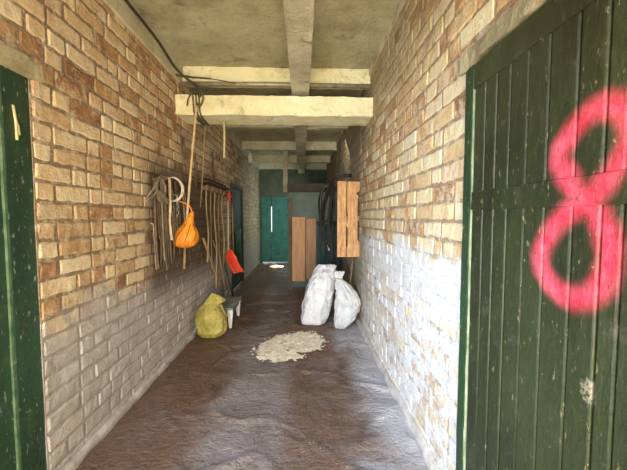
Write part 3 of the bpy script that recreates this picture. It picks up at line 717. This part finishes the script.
# footstool
t = thing('footstool', (-1.0, 4.27, 0), 'low grey slatted footstool with white tapered legs beside the yellow sack', 'stool')
gg = simple('grey_green_board', (.16, .19, .16), (.27, .30, .26), 10, .6); whp = simple('white_leg_paint', (.72, .74, .78), (.88, .9, .93), 6, .4)
for a, b in ((3.97, 4.15), (4.17, 4.35), (4.37, 4.56)):
    m = MB(); m.box((-1.13, a, .235), (-.865, b, .262), jit=.002); bevel(m.build('slat', gg, t))
m = MB(); m.box((-1.12, 3.99, .18), (-1.10, 4.54, .235)); m.box((-.90, 3.99, .18), (-.885, 4.54, .235)); m.box((-1.10, 3.99, .18), (-.90, 4.01, .235)); m.build('apron', gg, t)
for x in (-1.10, -.905):
    for y in (4.01, 4.50):
        rg = [[Vector((x + sx * w_, y + sy * w_, z)) for sx, sy in ((-1, -1), (1, -1), (1, 1), (-1, 1))] for z, w_ in ((0, .016), (.235, .036))]
        m = MB(); m.loft(rg, False); recalc(m.build('leg', whp, t))

# thin cream patch with loose flakes
n = NT('cream_flecked'); v = n.noise(16, 8, .75, dist=.6)
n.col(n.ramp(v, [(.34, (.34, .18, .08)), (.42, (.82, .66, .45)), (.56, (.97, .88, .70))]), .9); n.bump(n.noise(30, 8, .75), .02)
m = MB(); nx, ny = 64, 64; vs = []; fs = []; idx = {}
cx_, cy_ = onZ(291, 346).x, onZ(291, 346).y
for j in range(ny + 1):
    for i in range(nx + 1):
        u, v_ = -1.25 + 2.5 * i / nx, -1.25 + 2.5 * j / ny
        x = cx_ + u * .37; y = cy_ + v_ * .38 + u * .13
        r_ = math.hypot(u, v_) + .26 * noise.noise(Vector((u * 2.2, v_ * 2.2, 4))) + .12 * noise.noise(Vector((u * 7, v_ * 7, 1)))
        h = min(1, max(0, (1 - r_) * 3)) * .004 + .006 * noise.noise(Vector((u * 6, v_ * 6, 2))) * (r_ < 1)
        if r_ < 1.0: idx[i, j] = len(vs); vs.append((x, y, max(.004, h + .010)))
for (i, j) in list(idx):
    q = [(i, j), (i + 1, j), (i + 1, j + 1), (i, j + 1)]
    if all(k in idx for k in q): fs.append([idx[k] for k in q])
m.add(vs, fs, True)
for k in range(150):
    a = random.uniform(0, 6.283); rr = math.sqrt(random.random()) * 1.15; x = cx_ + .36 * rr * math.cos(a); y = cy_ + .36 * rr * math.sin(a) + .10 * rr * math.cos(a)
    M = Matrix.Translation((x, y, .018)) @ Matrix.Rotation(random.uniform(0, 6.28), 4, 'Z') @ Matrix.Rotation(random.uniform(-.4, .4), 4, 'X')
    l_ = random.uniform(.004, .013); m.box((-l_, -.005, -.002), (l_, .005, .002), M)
tag(m.build('pale_patch', n.m), 'pale patch with loose flakes on the floor before the sacks', 'flecks', kind='stuff')

# ================================================================= PARTITION AND BOARDS DOWN THE PASSAGE
PY = 6.12
tl = onY(289, 192, PY); tr = onY(328, 191, PY)
part = simple('grey_green_sheet', (.055, .085, .07), (.10, .135, .115), 4, .6)
t = thing('partition', (tl.x, PY, 0), 'tall grey-green partition sheet standing across the right half of the passage', 'partition')
m = MB(); m.box((tl.x, PY, .05), (RX - .02, PY + .03, tl.z), jit=0); bevel(m.build('sheet', part, t))
m = MB(); m.box((tl.x - .03, PY - .02, 0), (tl.x + .07, PY + .05, tl.z - .1), jit=.003); bevel(m.build('post', simple('dark_post', (.07, .065, .045), (.13, .12, .09), 6, .8), t))
m = MB(); m.box((tl.x - .03, PY - .03, tl.z + .005), (RX - .02, PY + .06, tl.z + .16), jit=.003)  # near-black bar added to show the dark gap above the sheet
o = bevel(m.build('dark_gap', simple('near_black_gap', (.02, .016, .011), (.05, .04, .028), 8, .8), t)); o['label'] = 'near-black bar standing in for the dark gap along the top'
owood = simple('orange_pine', (.42, .19, .07), (.58, .31, .13), 6, .55, 0, (5, 5, .5), .002); owood2 = simple('brown_pine', (.30, .14, .06), (.44, .23, .10), 6, .55, 0, (5, 5, .5), .002)
for x0, x1, yt, yb_, mt, dy, lb in ((292, 305.5, 217, 281, owood, .05, 'orange pine board upright on the partition, left and longer of the pair'), (306, 316, 218.5, 279, owood2, .035, 'brown pine board upright on the partition, right of the pair')):
    a = onY(x0, yt, PY - dy); b = onY(x1, yb_, PY - dy); m = MB(); m.box((a.x, PY - .021 - dy, b.z), (b.x, PY - .021, a.z), jit=.003)
    tag(bevel(m.build('pine_board', mt)), lb, 'board', 'pine boards on the partition')
# dark tarpaulin and harness hanging between partition and right wall
tarp = simple('dark_teal_tarp', (.012, .035, .033), (.035, .075, .07), 4, .5, 0, (3, 3, .6), .02)
Yt = 5.6; rg = []
for i in range(20):
    s_ = i / 19; z = 1.30 - 1.22 * s_; x0, x1 = .27 - .01 * s_, .66
    front = [Vector((x0 + (x1 - x0) * j / 30, Yt + .035 * math.sin(j * 1.1 + s_ * 2) * (.3 + s_) + .02 * noise.noise(Vector((j * .4, s_ * 5, 0))), z - .03 * abs(math.sin(j * .25)))) for j in range(31)]
    rg.append(front + [v + Vector((0, .008, 0)) for v in reversed(front)])
m = MB(); m.loft(rg); m.tube([(.24, Yt, 1.31), (RX + .01, Yt, 1.31)], .014)
tag(recalc(m.build('tarpaulin', tarp)), 'dark teal tarpaulin hanging from a bar behind the white sacks', 'tarpaulin')
Yh = 4.75; lth = simple('black_leather', (.012, .009, .007), (.04, .03, .022), 10, .45)
for k, (pts, wd, lb) in enumerate(((((332, 180), (326, 195), (321, 215), (322, 236), (327, 250)), .05, 'wide black leather strap hanging leftmost beside the upright crate'), (((333, 178), (331, 200), (329, 222), (331, 245), (333, 262)), .045, 'black leather strap hanging closest to the upright crate'), (((332, 186), (325, 205), (324, 226), (330, 226), (334, 205), (334, 188)), .03, 'looped black rein hanging between the two leather straps'))):
    m = MB(); P = curve([onY(x, y, Yh + .04 * k) for x, y in pts], 8); m.strap(P, (.8, -.5, .3), wd, .012)
    m.tube(curve([P[0], P[0] + Vector((.05, 0, .05)), (RX + .005, Yh + .04 * k, P[0].z + .05)], 5), .012, 6)
    tag(m.build('leather_strap', lth), lb, 'strap', 'black leather tack on the right wall')
m = MB(); c0 = onY(326, 205, Yh + .12)
for k in range(3):
    m.tube([(c0.x + .085 * math.cos(a) * (1 + .08 * k), c0.y + .02 * k, c0.z + .28 * math.sin(a) * (1 - .05 * k)) for a in [i * math.pi / 14 for i in range(29)]], .022, 8, False)
m.tube([(c0.x, c0.y, c0.z + .29), (RX + .01, c0.y + .02, c0.z + .31)], .012, 6)
tag(m.build('horse_collar', lth), 'oval black padded harness collar hanging behind the leather straps', 'collar')
# small white tag by the straps
m = MB(); p = onY(327.5, 247, Yh + .02); m.tube([p, p + Vector((0, 0, -.02)), p + Vector((.03, 0, -.05))], [.012, .022, .010], 8)
m.tube([p, p + Vector((0, .01, .03))], .004, 5)
o = m.build('buckle', whp, bpy.data.objects['leather_strap']); o['label'] = 'small white buckle'
# upright slatted crate on the right wall
PYc = 4.1
t = thing('slatted_crate', (RX, PYc, 1.4), 'upright crate of two pine planks fixed to the right wall above the sacks', 'crate')
pine = simple('light_pine', (.36, .16, .055), (.66, .38, .16), 9, .6, 0, (3, 3, .8), .003)
for x0, x1, z0_, z1_ in ((337.5, 346, 257, 181), (348, 359.5, 257, 181.5)):
    a = onY(x0, z1_, PYc); b = onY(x1, z0_, PYc)
    m = MB(); nseg = 26; rg = []
    for i in range(nseg + 1):
        s_ = i / nseg; z = b.z + (a.z - b.z) * s_; xr = b.x; xl = a.x
        if x0 > 347:
            if .22 < s_ < .80: xr -= .028
            if .80 <= s_ < .88: xr -= .05 * math.sin((s_ - .80) / .08 * math.pi)
            if s_ < .12 or s_ > .60: xl -= .012
            if .42 < s_ < .50: xl -= .02
        rg.append([Vector((xl, PYc, z)), Vector((xr, PYc, z)), Vector((xr, PYc + .03, z)), Vector((xl, PYc + .03, z))])
    m.loft(rg, False); bevel(recalc(m.build('plank', pine, t)), .003)
for z in (.95, 1.35, 1.78):
    m = MB(); m.box((onY(338, 200, PYc).x, PYc + .03, z), (RX - .0, PYc + .09, z + .06), jit=.002); bevel(m.build('batten', owood2, t))
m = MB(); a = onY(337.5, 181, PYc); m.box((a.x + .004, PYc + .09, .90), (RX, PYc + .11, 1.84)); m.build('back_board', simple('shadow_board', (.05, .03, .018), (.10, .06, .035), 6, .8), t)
planks = [c for c in t.children if c.name.startswith('plank')]
for px, pl in zip((339, 352), planks):
    for zz in (.985, 1.38, 1.81):
        m = MB(); a = onY(px + 2, 181, PYc); m.tube([(a.x, PYc + .005, zz), (a.x, PYc - .004, zz)], .006, 8); m.build('nail', rusty, pl)
    m = MB(); a = onY(px, 181, PYc + .02); m.tube([a - Vector((0, 0, .02)), a + Vector((0, 0, .03))], .006, 6); m.build('nail', rusty, pl)
# stick slanting below the crate
m = MB(); p = onY(349, 256, 4.22); q = onY(338, 285, 4.3); m.tube([Vector((.60, 4.30, .02)), Vector((.735, 4.45, 1.0))], .014, 8)
tag(m.build('wooden_stick', wood_d), 'brown stick leaning on the right wall behind the sacks', 'stick')
